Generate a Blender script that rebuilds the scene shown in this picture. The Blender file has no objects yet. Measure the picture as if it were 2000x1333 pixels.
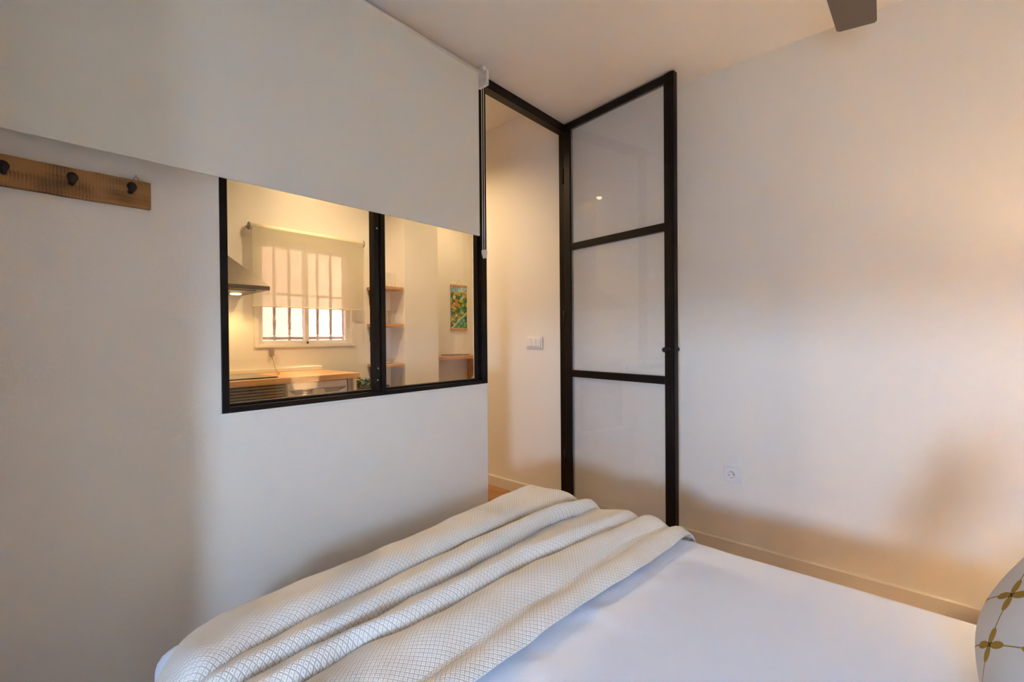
import bpy, bmesh, math, random
from mathutils import Vector, Matrix
from math import sin, cos, pi, radians as rad

random.seed(7)
S = bpy.context.scene
C = S.collection

# ------------------------------------------------------------------ camera
F_PX, YAW, PITCH, ROLL, EYE = 880.7, rad(41.505), rad(-0.5045), rad(-0.458), 1.15
fw = Vector((cos(YAW)*cos(PITCH), sin(YAW)*cos(PITCH), sin(PITCH)))
rt = Vector((sin(YAW), -cos(YAW), 0))
up = rt.cross(fw)
r2 = rt*cos(ROLL) + up*sin(ROLL)
u2 = up*cos(ROLL) - rt*sin(ROLL)
cam = bpy.data.objects.new('camera', bpy.data.cameras.new('camera'))
C.objects.link(cam)
m = Matrix((r2, u2, -fw)).transposed().to_4x4(); m.translation = (0, 0, EYE)
cam.matrix_world = m
cam.data.sensor_width = 36; cam.data.lens = F_PX*36/2000
cam.data.clip_start = 0.02
S.camera = cam

# ------------------------------------------------------------------ light and exposure
S.view_settings.view_transform = 'Standard'; S.view_settings.look = 'None'
S.view_settings.gamma = 1; S.view_settings.use_curve_mapping = False
S.view_settings.exposure = 1.22
SKY = (0.48, 0.67, 1.0); SKY_POWER = 100.0
KITCHEN_W = 35; LAMP_W = 10.8; HOOD_W = 4.2
WARM = (1.0, 0.70, 0.38); LAMPCOL = (1.0, 0.66, 0.34)
w = bpy.data.worlds.new('sky'); S.world = w; w.use_nodes = True
bg = w.node_tree.nodes['Background']
bg.inputs[0].default_value = (*SKY, 1); bg.inputs[1].default_value = SKY_POWER
S.cycles.max_bounces = 12; S.cycles.diffuse_bounces = 6; S.cycles.transparent_max_bounces = 16
S.cycles.sample_clamp_indirect = 30.0

def portal(name, loc, rot, sx, sy):
    l = bpy.data.lights.new(name, 'AREA'); l.shape = 'RECTANGLE'; l.size = sx; l.size_y = sy
    l.cycles.is_portal = True
    o = bpy.data.objects.new(name, l); C.objects.link(o); o.location = loc; o.rotation_euler = rot
portal('bedroom_daylight_portal', (-1.32, -.345, 1.01), (0, rad(-90), 0), .32, .45)
portal('courtyard_daylight_portal', (2.0, 4.49, 8.6), (0, 0, 0), 7.0, 1.42)
portal('kitchen_daylight_portal', (1.62, 3.79, 1.5), (rad(-90), 0, 0), .8, .85)

# ------------------------------------------------------------------ materials
def newmat(name):
    mt = bpy.data.materials.new(name); mt.use_nodes = True
    nt = mt.node_tree; b = nt.nodes['Principled BSDF']
    return mt, nt, b
def N(nt, t, **k):
    n = nt.nodes.new(t)
    for a, v in k.items(): setattr(n, a, v)
    return n
def ramp(nt, stops, fac=None):
    r = N(nt, 'ShaderNodeValToRGB'); e = r.color_ramp.elements
    while len(e) < len(stops): e.new(.5)
    for el, (p, c) in zip(e, stops): el.position = p; el.color = (*c, 1)
    if fac is not None: nt.links.new(fac, r.inputs[0])
    return r
def mth(nt, op, a, b=None):
    n = N(nt, 'ShaderNodeMath', operation=op)
    for i, v in enumerate((a, b)):
        if v is None: continue
        if isinstance(v, (int, float)): n.inputs[i].default_value = v
        else: nt.links.new(v, n.inputs[i])
    return n.outputs[0]
def plain(name, col, rough=.5, metal=0, bump=0, bscale=60, var=0, vscale=4):
    mt, nt, b = newmat(name)
    b.inputs['Roughness'].default_value = rough; b.inputs['Metallic'].default_value = metal
    b.inputs['Base Color'].default_value = (*col, 1)
    tc = N(nt, 'ShaderNodeTexCoord')
    if var:
        n = N(nt, 'ShaderNodeTexNoise'); n.inputs['Scale'].default_value = vscale; n.inputs['Detail'].default_value = 4
        nt.links.new(tc.outputs['Object'], n.inputs['Vector'])
        r = ramp(nt, [(.3, tuple(c*(1-var) for c in col)), (.7, tuple(min(1, c*(1+var)) for c in col))], n.outputs[0])
        nt.links.new(r.outputs[0], b.inputs['Base Color'])
    if bump:
        n = N(nt, 'ShaderNodeTexNoise'); n.inputs['Scale'].default_value = bscale; n.inputs['Detail'].default_value = 3
        nt.links.new(tc.outputs['Object'], n.inputs['Vector'])
        bp = N(nt, 'ShaderNodeBump'); bp.inputs['Strength'].default_value = bump; bp.inputs['Distance'].default_value = .002
        nt.links.new(n.outputs[0], bp.inputs['Height']); nt.links.new(bp.outputs[0], b.inputs['Normal'])
    return mt
def wood(name, c0, c1, axis=0, scale=6, rough=.5, saw=False, grainbump=.3):
    mt, nt, b = newmat(name); b.inputs['Roughness'].default_value = rough
    tc = N(nt, 'ShaderNodeTexCoord'); mp = N(nt, 'ShaderNodeMapping')
    nt.links.new(tc.outputs['Object'], mp.inputs[0])
    sc = [scale*6]*3; sc[axis] = scale*.35; mp.inputs['Scale'].default_value = sc
    n = N(nt, 'ShaderNodeTexNoise'); n.inputs['Scale'].default_value = 1; n.inputs['Detail'].default_value = 6; n.inputs['Distortion'].default_value = .6
    nt.links.new(mp.outputs[0], n.inputs['Vector'])
    fac = n.outputs[0]
    if saw:
        wv = N(nt, 'ShaderNodeTexWave', wave_type='BANDS', bands_direction='XYZ'[axis])
        wv.inputs['Scale'].default_value = 45; wv.inputs['Distortion'].default_value = 2.5; wv.inputs['Detail'].default_value = 2
        nt.links.new(tc.outputs['Object'], wv.inputs['Vector'])
        n3 = N(nt, 'ShaderNodeTexNoise'); n3.inputs['Scale'].default_value = 9
        nt.links.new(tc.outputs['Object'], n3.inputs['Vector'])
        k = mth(nt, 'MULTIPLY', wv.outputs[0], mth(nt, 'MULTIPLY', mth(nt, 'MAXIMUM', mth(nt, 'SUBTRACT', n3.outputs[0], .42), 0), .9))
        fac = mth(nt, 'SUBTRACT', fac, mth(nt, 'SUBTRACT', k, .04))
        n4 = N(nt, 'ShaderNodeTexNoise'); n4.inputs['Scale'].default_value = 14; n4.inputs['Detail'].default_value = 2
        nt.links.new(tc.outputs['Object'], n4.inputs['Vector'])
        fac = mth(nt, 'ADD', fac, mth(nt, 'MULTIPLY', mth(nt, 'SUBTRACT', n4.outputs[0], .5), .55))
    r = ramp(nt, [(.28, c0), (.62, c1)], fac)
    oi = N(nt, 'ShaderNodeObjectInfo'); hs = N(nt, 'ShaderNodeHueSaturation')
    nt.links.new(mth(nt, 'ADD', mth(nt, 'MULTIPLY', oi.outputs['Random'], .16), .92), hs.inputs['Value'])
    nt.links.new(r.outputs[0], hs.inputs['Color']); nt.links.new(hs.outputs[0], b.inputs['Base Color'])
    bp = N(nt, 'ShaderNodeBump'); bp.inputs['Strength'].default_value = grainbump; bp.inputs['Distance'].default_value = .001
    nt.links.new(fac, bp.inputs['Height']); nt.links.new(bp.outputs[0], b.inputs['Normal'])
    return mt
def thin_glass(name, tint=(.985, .992, .988), rough=0.0, boost=1.0, film=0):
    mt, nt, b = newmat(name); nt.nodes.remove(b); out = nt.nodes['Material Output']
    tr = N(nt, 'ShaderNodeBsdfTransparent'); tr.inputs[0].default_value = (*tint, 1)
    gl = N(nt, 'ShaderNodeBsdfAnisotropic' if hasattr(bpy.types, 'ShaderNodeBsdfAnisotropic') else 'ShaderNodeBsdfGlossy')
    gl.inputs['Roughness'].default_value = rough
    ge = N(nt, 'ShaderNodeNewGeometry'); dt = N(nt, 'ShaderNodeVectorMath', operation='DOT_PRODUCT')      # Schlick, the same from either side
    nt.links.new(ge.outputs['Incoming'], dt.inputs[0]); nt.links.new(ge.outputs['Normal'], dt.inputs[1])
    inv = mth(nt, 'SUBTRACT', 1.0, mth(nt, 'ABSOLUTE', dt.outputs['Value']))
    refl = mth(nt, 'ADD', .04, mth(nt, 'MULTIPLY', .96, mth(nt, 'POWER', inv, 5.0)))
    mx = N(nt, 'ShaderNodeMixShader')
    nt.links.new(mth(nt, 'MULTIPLY', refl, boost), mx.inputs[0])
    base = tr
    if film:                                   # faint satin haze on the pane
        df = N(nt, 'ShaderNodeBsdfDiffuse'); df.inputs[0].default_value = (.86, .89, .90, 1)
        base = N(nt, 'ShaderNodeMixShader'); base.inputs[0].default_value = film
        nt.links.new(tr.outputs[0], base.inputs[1]); nt.links.new(df.outputs[0], base.inputs[2])
    nt.links.new(base.outputs[0], mx.inputs[1]); nt.links.new(gl.outputs[0], mx.inputs[2]); nt.links.new(mx.outputs[0], out.inputs[0])
    return mt
def screen_fabric(name, col, transp, transl):
    mt, nt, b = newmat(name); nt.nodes.remove(b); out = nt.nodes['Material Output']
    d = N(nt, 'ShaderNodeBsdfDiffuse'); d.inputs[0].default_value = (*col, 1)
    t = N(nt, 'ShaderNodeBsdfTranslucent'); t.inputs[0].default_value = (*col, 1)
    tr = N(nt, 'ShaderNodeBsdfTransparent'); tr.inputs[0].default_value = (*col, 1)
    a = N(nt, 'ShaderNodeMixShader'); a.inputs[0].default_value = transl
    nt.links.new(d.outputs[0], a.inputs[1]); nt.links.new(t.outputs[0], a.inputs[2])
    c = N(nt, 'ShaderNodeMixShader'); c.inputs[0].default_value = transp
    nt.links.new(a.outputs[0], c.inputs[1]); nt.links.new(tr.outputs[0], c.inputs[2]); nt.links.new(c.outputs[0], out.inputs[0])
    return mt
def emit(name, col, s):
    mt, nt, b = newmat(name)
    b.inputs['Emission Color'].default_value = (*col, 1); b.inputs['Emission Strength'].default_value = s
    b.inputs['Base Color'].default_value = (*col, 1)
    return mt

M = {}
M['wall'] = plain('wall_paint', (.80, .77, .705), .85, bump=.25, bscale=90)
M['kitchen_wall'] = plain('kitchen_wall_paint', (.80, .77, .71), .8, bump=.2, bscale=80)
M['ceiling'] = plain('ceiling_paint', (.80, .77, .705), .9, bump=.15, bscale=80)
M['base'] = plain('baseboard_lacquer', (.74, .70, .63), .45)
M['black'] = plain('black_painted_steel', (.0055, .0035, .003), .42, var=.25, vscale=12)
M['black'].node_tree.nodes['Principled BSDF'].inputs['Specular IOR Level'].default_value = .22
M['rivet'] = plain('rivet_steel', (.45, .45, .45), .3, 1)
M['glass'] = thin_glass('clear_pane_glass')
M['door_glass'] = thin_glass('door_pane_glass', (.997, 1, 1), boost=1.0, film=.28)
M['tableglass'] = thin_glass('tableware_glass', (.985, .99, .985), boost=.8)
M['blind'] = plain('roller_fabric_grey', (.71, .70, .62), .9, bump=.35, bscale=900)
M['blind_tube'] = plain('roller_tube_fabric', (.76, .755, .73), .6)
M['white_plastic'] = plain('white_plastic', (.80, .79, .77), .35)
M['chain'] = plain('chain_plastic', (.80, .79, .76), .3)
M['clear_plastic'] = plain('clear_plastic', (.75, .74, .72), .12)
M['rackwood'] = wood('old_pallet_wood', (.060, .024, .008), (.35, .170, .052), 0, 5, .7, saw=True, grainbump=.6)
M['iron'] = plain('dark_cast_iron', (.018, .015, .014), .42, .4, bump=.4, bscale=150)
M['wire'] = plain('galvanised_wire', (.35, .35, .36), .35, 1)
M['oak'] = wood('beech_worktop', (.52, .27, .085), (.66, .38, .14), 0, 4, .4, grainbump=.1)
M['pine'] = wood('pine_shelf', (.40, .19, .065), (.60, .34, .14), 0, 5, .5, grainbump=.15)
M['floor'] = wood('oak_floor', (.24, .105, .030), (.42, .21, .075), 1, 4, .4, grainbump=.15)
M['floor_base'] = plain('floor_joint', (.10, .06, .03), .8)
M['cab'] = plain('white_lacquer', (.78, .76, .72), .35)
M['cab_grey'] = plain('grey_recess', (.42, .41, .39), .5)
M['panel_end'] = plain('cream_edge', (.80, .76, .66), .45)
M['steel'] = plain('brushed_steel', (.13, .11, .09), .38, 1, bump=.1, bscale=300)
M['hob'] = plain('black_ceramic_glass', (.02, .016, .014), .08)
M['reflection_dark'] = plain('reflection_dark_bands', (.055, .045, .022), .35)
M['reflection_pale'] = plain('reflection_olive_bands', (.26, .22, .12), .4)
M['upvc'] = plain('white_aluminium', (.80, .78, .73), .4)
M['bars'] = plain('grille_iron', (.30, .22, .14), .6)
M['kblind'] = screen_fabric('screen_blind_fabric', (.86, .84, .74), .56, .36)
M['kroll'] = plain('screen_blind_roll', (.86, .80, .60), .8)
M['grey_cap'] = plain('grey_plastic', (.30, .27, .25), .4)
M['facade'] = plain('courtyard_render', (.40, .225, .13), .9, bump=.3, bscale=20)
M['fan'] = plain('fan_blade_taupe', (.115, .092, .068), .5)
M['leaf'] = plain('plant_leaf', (.075, .115, .022), .5, var=.4, vscale=20)
M['flower'] = plain('white_petal', (.8, .78, .72), .6)
M['planter'] = plain('dark_planter', (.05, .042, .038), .6)
M['soil'] = plain('soil', (.03, .02, .012), .95, bump=1, bscale=80)
M['sheet'] = plain('white_cotton_sheet', (.80, .86, .98), .85, bump=.25, bscale=500)
M['mattress'] = plain('mattress_ticking', (.7, .7, .7), .9)
M['bedbase'] = plain('bed_base_fabric', (.35, .33, .31), .9)
M['pallet'] = wood('pallet_headboard', (.20, .10, .04), (.40, .23, .10), 0, 5, .7, saw=True)
M['pillow'] = plain('white_pillow_cotton', (.80, .80, .82), .85, bump=.2, bscale=300)
M['night'] = wood('nightstand_oak', (.35, .19, .08), (.50, .30, .14), 0, 4, .5)
M['ceramic'] = plain('lamp_ceramic', (.6, .58, .55), .25)
M['shade'] = screen_fabric('lamp_shade_linen', (.80, .74, .62), .0, .17)
M['bulb'] = emit('lamp_bulb', LAMPCOL, LAMP_W/(pi*4*pi*.032**2))
M['spot_glow'] = emit('spot_glow', (1, .85, .62), 45)
M['hood_glow'] = emit('hood_lamp_glow', (1, .72, .35), 12)
M['book'] = plain('magazine_cover', (.12, .08, .13), .4, var=.6, vscale=25)
M['paper'] = plain('magazine_pages', (.6, .56, .5), .7)
M['blocker'] = plain('blocker_white', (.74, .73, .71), .45)
M['socket_dark'] = plain('socket_holes', (.03, .03, .03), .6)
M['cable'] = plain('beige_cable', (.30, .22, .14), .5)
M['pavement'] = plain('terrace_tiles', (.22, .20, .19), .8)

# woven throw: concentric diamonds in relief
mt, nt, b = newmat('diamond_weave_cotton'); M['throw'] = mt
b.inputs['Roughness'].default_value = .9
uv = N(nt, 'ShaderNodeUVMap'); sp = N(nt, 'ShaderNodeSeparateXYZ'); nt.links.new(uv.outputs[0], sp.inputs[0])
PX, PY = .0135, .0105
fx = mth(nt, 'ABSOLUTE', mth(nt, 'SUBTRACT', mth(nt, 'FRACT', mth(nt, 'DIVIDE', sp.outputs[0], PX)), .5))
fy = mth(nt, 'ABSOLUTE', mth(nt, 'SUBTRACT', mth(nt, 'FRACT', mth(nt, 'DIVIDE', sp.outputs[1], PY)), .5))
dd = mth(nt, 'ADD', fx, fy)                       # 0 centre .. 1 corner
wv = mth(nt, 'ABSOLUTE', mth(nt, 'SINE', mth(nt, 'MULTIPLY', dd, 2*pi)))
r = ramp(nt, [(.10, (.56, .53, .48)), (.55, (.85, .835, .80))], wv)
nt.links.new(r.outputs[0], b.inputs['Base Color'])
bp = N(nt, 'ShaderNodeBump'); bp.inputs['Strength'].default_value = .6; bp.inputs['Distance'].default_value = .0022
nt.links.new(wv, bp.inputs['Height']); nt.links.new(bp.outputs[0], b.inputs['Normal'])

# cushion print: lattice of four-petal knots
mt, nt, b = newmat('lattice_petal_print'); M['cushion'] = mt
b.inputs['Roughness'].default_value = .85
uv = N(nt, 'ShaderNodeUVMap'); sp = N(nt, 'ShaderNodeSeparateXYZ')
nt.links.new(uv.outputs[0], sp.inputs[0])
def cellc(kx, ky, off): return mth(nt, 'ABSOLUTE', mth(nt, 'SUBTRACT', mth(nt, 'FRACT', mth(nt, 'ADD', mth(nt, 'ADD', mth(nt, 'MULTIPLY', sp.outputs[0], kx), mth(nt, 'MULTIPLY', sp.outputs[1], ky)), off)), .5))
ax, ay = cellc(6.315, 3.704, 11.125), cellc(-8.430, 7.076, 10.964)      # the print is a slightly sheared lattice
A_, B_ = mth(nt, 'MAXIMUM', ax, ay), mth(nt, 'MINIMUM', ax, ay)
e1 = mth(nt, 'POWER', mth(nt, 'DIVIDE', mth(nt, 'SUBTRACT', A_, .175), .155), 2)
e2 = mth(nt, 'POWER', mth(nt, 'DIVIDE', B_, .075), 2)
petal = mth(nt, 'LESS_THAN', mth(nt, 'ADD', e1, e2), 1)
line = mth(nt, 'LESS_THAN', B_, .013)
yel = mth(nt, 'MAXIMUM', petal, line)
blk = mth(nt, 'MULTIPLY', mth(nt, 'LESS_THAN', mth(nt, 'SUBTRACT', A_, B_), .016), mth(nt, 'LESS_THAN', A_, .05))
m1 = N(nt, 'ShaderNodeMix', data_type='RGBA'); nt.links.new(yel, m1.inputs[0])
m1.inputs[6].default_value = (.74, .70, .65, 1); m1.inputs[7].default_value = (.40, .235, .035, 1)
m2 = N(nt, 'ShaderNodeMix', data_type='RGBA'); nt.links.new(blk, m2.inputs[0])
nt.links.new(m1.outputs[2], m2.inputs[6]); m2.inputs[7].default_value = (.012, .01, .012, 1)
nt.links.new(m2.outputs[2], b.inputs['Base Color'])
M['piping'] = plain('cushion_piping', (.33, .20, .06), .8)

for k in ('throw', 'sheet', 'pillow', 'cushion'): M[k].node_tree.nodes['Principled BSDF'].inputs['Specular IOR Level'].default_value = .12

# wall hanging: sky, blossoms, green slope and a pale path
mt, nt, b = newmat('landscape_print'); M['art'] = mt
b.inputs['Roughness'].default_value = .7
tc = N(nt, 'ShaderNodeTexCoord'); sp = N(nt, 'ShaderNodeSeparateXYZ'); nt.links.new(tc.outputs['Generated'], sp.inputs[0])
vz = sp.outputs[2]; vx = sp.outputs[0]
mp = N(nt, 'ShaderNodeMapping'); nt.links.new(tc.outputs['Object'], mp.inputs[0]); mp.inputs['Scale'].default_value = (34, 1, 34)
vo = N(nt, 'ShaderNodeTexVoronoi'); nt.links.new(mp.outputs[0], vo.inputs['Vector']); vo.inputs['Scale'].default_value = 1
sc = N(nt, 'ShaderNodeSeparateColor'); nt.links.new(vo.outputs['Color'], sc.inputs[0])
flow = ramp(nt, [(0, (.03, .13, .04)), (.28, (.10, .30, .05)), (.45, (.45, .42, .03)), (.62, (.55, .20, .02)), (.76, (.03, .20, .16)), (.88, (.60, .55, .30)), (1, (.25, .05, .06))], sc.outputs[0])
flow.color_ramp.interpolation = 'CONSTANT'
low = ramp(nt, [(0, (.01, .12, .07)), (.5, (.03, .25, .12)), (.8, (.20, .42, .20))], sc.outputs[1])
sky = ramp(nt, [(0, (.10, .32, .42)), (1, (.55, .68, .66))], sc.outputs[2])
def mixc(f, a, c):
    q = N(nt, 'ShaderNodeMix', data_type='RGBA'); nt.links.new(f, q.inputs[0]); nt.links.new(a, q.inputs[6])
    if isinstance(c, tuple): q.inputs[7].default_value = (*c, 1)
    else: nt.links.new(c, q.inputs[7])
    return q.outputs[2]
diag = mth(nt, 'SUBTRACT', vz, mth(nt, 'MULTIPLY', vx, .40))
col = mixc(mth(nt, 'LESS_THAN', diag, -.01), flow.outputs[0], low.outputs[0])
col = mixc(mth(nt, 'GREATER_THAN', vz, .86), col, sky.outputs[0])
col = mixc(mth(nt, 'LESS_THAN', mth(nt, 'ABSOLUTE', mth(nt, 'ADD', diag, .01)), .016), col, (.70, .66, .40))
nt.links.new(col, b.inputs['Base Color'])

# ------------------------------------------------------------------ mesh helpers
def bbox(bm, x0, x1, y0, y1, z0, z1, bev=0, seg=2):
    vs = [bm.verts.new((x, y, z)) for z in (z0, z1) for y in (y0, y1) for x in (x0, x1)]
    fs = [(0, 2, 3, 1), (4, 5, 7, 6), (0, 1, 5, 4), (1, 3, 7, 5), (3, 2, 6, 7), (2, 0, 4, 6)]
    faces = [bm.faces.new([vs[i] for i in f]) for f in fs]
    if bev:
        es = list({e for f in faces for e in f.edges})
        bmesh.ops.bevel(bm, geom=es, offset=bev, segments=seg, affect='EDGES', profile=.5)
def box(*a, **k):
    bm = bmesh.new(); bbox(bm, *a, **k); return bm
def tube_into(bm, pts, r, n=10, cap=True):
    pts = [Vector(p) for p in pts]; rings = []
    rr = r if isinstance(r, (list, tuple)) else [r]*len(pts)
    ref = None
    for i, p in enumerate(pts):
        d = (pts[min(i+1, len(pts)-1)] - pts[max(i-1, 0)]).normalized()
        if ref is None: ref = d.orthogonal().normalized()
        ref = (ref - d*ref.dot(d)).normalized(); bi = d.cross(ref)
        rings.append([bm.verts.new(p + (ref*cos(2*pi*k/n) + bi*sin(2*pi*k/n))*rr[i]) for k in range(n)])
    for a, c in zip(rings, rings[1:]):
        for k in range(n):
            f = bm.faces.new((a[k], a[(k+1) % n], c[(k+1) % n], c[k])); f.smooth = True
    if cap:
        bm.faces.new(rings[0][::-1]); bm.faces.new(rings[-1])
def tube(pts, r, n=10): bm = bmesh.new(); tube_into(bm, pts, r, n); return bm
def lathe_into(bm, prof, n=24, centre=(0, 0, 0), axis='Z'):
    rings = []
    for (r, z) in prof:
        ring = []
        for k in range(n):
            a = 2*pi*k/n; x, y = r*cos(a), r*sin(a)
            v = {'Z': (x, y, z), 'X': (z, x, y), 'Y': (x, z, -y)}[axis]
            ring.append(bm.verts.new(Vector(v) + Vector(centre)))
        rings.append(ring)
    for a, c in zip(rings, rings[1:]):
        for k in range(n):
            f = bm.faces.new((a[k], a[(k+1) % n], c[(k+1) % n], c[k])); f.smooth = True
    if prof[0][0] > 1e-5: bm.faces.new(rings[0][::-1])
    if prof[-1][0] > 1e-5: bm.faces.new(rings[-1])
    bmesh.ops.remove_doubles(bm, verts=bm.verts, dist=1e-6)
def lathe(prof, n=24, centre=(0, 0, 0), axis='Z'): bm = bmesh.new(); lathe_into(bm, prof, n, centre, axis); return bm
def prism_into(bm, poly, axis, a0, a1):
    # poly: 2-D outline; axis X -> (y,z), Y -> (x,z), Z -> (x,y)
    def P(p, a): return {'X': (a, p[0], p[1]), 'Y': (p[0], a, p[1]), 'Z': (p[0], p[1], a)}[axis]
    lo = [bm.verts.new(P(p, a0)) for p in poly]; hi = [bm.verts.new(P(p, a1)) for p in poly]
    n = len(poly)
    bm.faces.new(lo[::-1]); bm.faces.new(hi)
    for i in range(n): bm.faces.new((lo[i], lo[(i+1) % n], hi[(i+1) % n], hi[i]))
def prism(poly, axis, a0, a1): bm = bmesh.new(); prism_into(bm, poly, axis, a0, a1); return bm

def obj(name, bm, mat, parent=None):
    if isinstance(bm, bpy.types.Mesh): me = bm
    else:
        bmesh.ops.recalc_face_normals(bm, faces=bm.faces)
        me = bpy.data.meshes.new(name); bm.to_mesh(me); bm.free()
    if not me.materials: me.materials.append(M[mat])
    o = bpy.data.objects.new(name, me); C.objects.link(o)
    if parent:
        o.parent = parent
        o.matrix_parent_inverse = parent.matrix_world.inverted()
    return o
def tag(o, label, cat, group=None):
    o['label'] = label; o['category'] = cat
    if group: o['group'] = group
    return o
def thing(name, label=None, cat=None, loc=(0, 0, 0), group=None, structure=False):
    o = bpy.data.objects.new(name, None); C.objects.link(o); o.empty_display_size = .05
    o.location = loc; o.matrix_world = Matrix.Translation(loc)
    if structure: o['kind'] = 'structure'
    if label: o['label'] = label
    if cat: o['category'] = cat
    if group: o['group'] = group
    return o
def struct(name, bm, mat, label=None, cat=None):
    o = obj(name, bm, mat); o['kind'] = 'structure'
    if label: o['label'] = label
    if cat: o['category'] = cat
    return o
def shade(o):
    for p in o.data.polygons: p.use_smooth = True
    return o

# ------------------------------------------------------------------ the room
A = 1.71            # bedroom face of the partition wall
RX = 2.515          # right wall
H, HK = 2.545, 2.757
LX, BY = -1.20, -.95
K = 3.60            # far kitchen wall
fl = struct('floor', box(LX-.2, 4.3, BY-.2, 4.1, -.12, -.012), 'floor_base', 'warm oak plank floor seen through the open doorway', 'floor')
pm = box(-.0935, .0935, -.5985, .5985, -.012, 0, bev=.0012, seg=1)
pme = bpy.data.meshes.new('plank'); bmesh.ops.recalc_face_normals(pm, faces=pm.faces); pm.to_mesh(pme); pm.free(); pme.materials.append(M['floor'])
nx = 0; x = LX+.095
while x < 4.1:
    y = BY + .3*((nx*3) % 4) - .6
    while y < 3.9:
        if not (y+.6 < BY+.02):
            o = bpy.data.objects.new('plank', pme); C.objects.link(o); o.location = (x, y+.0, 0); o.parent = fl
        y += 1.2
    x += .19; nx += 1

bm = bmesh.new()
bbox(bm, LX-.1, .479, A, A+.09, 0, H)
bbox(bm, .479, 1.729, A, A+.09, 0, .903)
struct('wall_front', bm, 'wall', 'off-white partition wall below and left of the black window', 'wall')
bm = bmesh.new()
bbox(bm, RX, RX+.10, BY-.1, A+.09, 0, H+.22); bbox(bm, RX, RX+.10, A+.09, 2.64, 0, HK)
struct('wall_right', bm, 'wall', 'long off-white wall behind the glass door with a power socket', 'wall')
bm = bmesh.new()                                     # left wall with the window opening
bbox(bm, LX-.1, LX, BY-.1, -.57, 0, H); bbox(bm, LX-.1, LX, -.12, K+.1, 0, HK); bbox(bm, LX-.1, LX, -.57, -.12, 2.15, H); bbox(bm, LX-.1, LX, -.57, -.12, 0, .85)
struct('wall_left', bm, 'wall', 'off-white wall with the unseen window beside the photographer', 'wall')
struct('wall_back', box(LX-.1, RX, BY-.1, BY, 0, H), 'wall', 'off-white wall behind the head of the bed', 'wall')
struct('ceiling', box(LX-.1, RX, BY-.1, A+.09, H, H+.22), 'ceiling', 'smooth warm white bedroom ceiling', 'ceiling')
struct('ceiling_kitchen', box(LX-.1, 4.3, A+.09, 4.0, HK, HK+.1), 'ceiling', 'higher warm-lit ceiling beyond the doorway', 'ceiling')
bm = bmesh.new()
X0, X1, Z0, Z1 = 1.222, 2.014, 1.085, 1.90
bbox(bm, LX, X0, K, K+.18, 0, HK); bbox(bm, X1, 2.375, K, K+.18, 0, HK); bbox(bm, X0, X1, K, K+.18, 0, Z0); bbox(bm, X0, X1, K, K+.18, Z1, HK)
struct('wall_kitchen', bm, 'kitchen_wall', 'cream kitchen wall with the sliding window', 'wall')
struct('wall_pillar', box(2.375, 2.752, 3.37, 3.98, 0, HK), 'kitchen_wall', 'broad cream pillar right of the corner shelves', 'pillar')
struct('wall_alcove', box(2.752, 4.3, 3.80, 3.98, 0, HK), 'kitchen_wall', 'cream alcove wall behind the hanging landscape', 'wall')
bm = bmesh.new(); bbox(bm, RX+.10, 4.2, 2.54, 2.64, 0, HK); bbox(bm, 4.2, 4.3, 2.54, 3.80, 0, HK)
struct('wall_alcove_side', bm, 'kitchen_wall', 'cream side walls closing the desk alcove', 'wall')
bm = bmesh.new()
prism_into(bm, [(RX-.001, 0), (RX-.013, 0), (RX-.013, .074), (RX-.009, .08), (RX-.001, .08)], 'Y', BY, 2.64)
struct('baseboard_right', bm, 'base', 'low beige baseboard running along the right wall', 'baseboard')
struct('baseboard_front', box(LX, 1.729, A-.013, A-.001, 0, .08), 'base', 'low beige baseboard under the partition window', 'baseboard')

# courtyard wall outside the kitchen window, terrace outside the bedroom
bm = bmesh.new()                                     # narrow light well: far wall, two ends and the building's own upper wall
bbox(bm, -1.5, 5.5, 5.2, 5.3, -.1, 8.5); bbox(bm, -1.6, -1.5, 3.78, 5.3, -.1, 8.5); bbox(bm, 5.5, 5.6, 3.78, 5.3, -.1, 8.5); bbox(bm, -1.5, 5.5, 3.60, 3.78, HK+.11, 8.5); bbox(bm, -1.5, 5.5, 3.99, 5.2, -.12, -.1)
struct('wall_courtyard', bm, 'facade', 'pale courtyard wall beyond the kitchen window', 'wall')

# black steel window in the partition
wn = thing('window_1', 'black steel framed interior window looking into the kitchen', 'window', (1.1, A+.03, .903), structure=True)
y0, y1 = A-.004, A+.045
bm = bmesh.new(); bbox(bm, .479, .502, y0, y1, .903, H, bev=.002); obj('frame_post', bm, 'black', wn)
bm = bmesh.new(); bbox(bm, 1.688, 1.729, y0, y1, .903, H, bev=.002); bbox(bm, 1.674, 1.688, y0+.018, y1, .928, H, bev=.002); obj('frame_post', bm, 'black', wn)
bm = bmesh.new(); bbox(bm, .502, 1.688, y0, y1, .903, .922, bev=.002); bbox(bm, .502, 1.674, y0+.018, y1, .922, .932, bev=.002); obj('bottom_rail', bm, 'black', wn)
obj('top_rail', box(.502, 1.688, y0, y1, H-.03, H, bev=.002), 'black', wn)
bm = bmesh.new(); bbox(bm, 1.055, 1.079, y0+.006, y1, .922, H-.03, bev=.002); bbox(bm, 1.081, 1.104, y0, y1, .922, H-.03, bev=.002); obj('mullion', bm, 'black', wn)
obj('pane', box(.502, 1.055, A+.026, A+.031, .932, H-.03), 'glass', wn)
obj('pane', box(1.104, 1.674, A+.026, A+.031, .932, H-.03), 'glass', wn)
for (x, z) in ((1.067, 1.62), (1.067, 1.02), (1.064, .97), (1.700, 1.03)):
    obj('rivet', lathe([(0, y0+.003), (.004, y0+.0045), (.004, y0+.008)], 10, (x, 0, z), 'Y'), 'rivet', wn)
bm = bmesh.new(); bbox(bm, .470, 1.731, A-.006, A+.001, .893, .9025, bev=.002)
obj('sealant_bead', bm, 'wall', wn)

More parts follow.
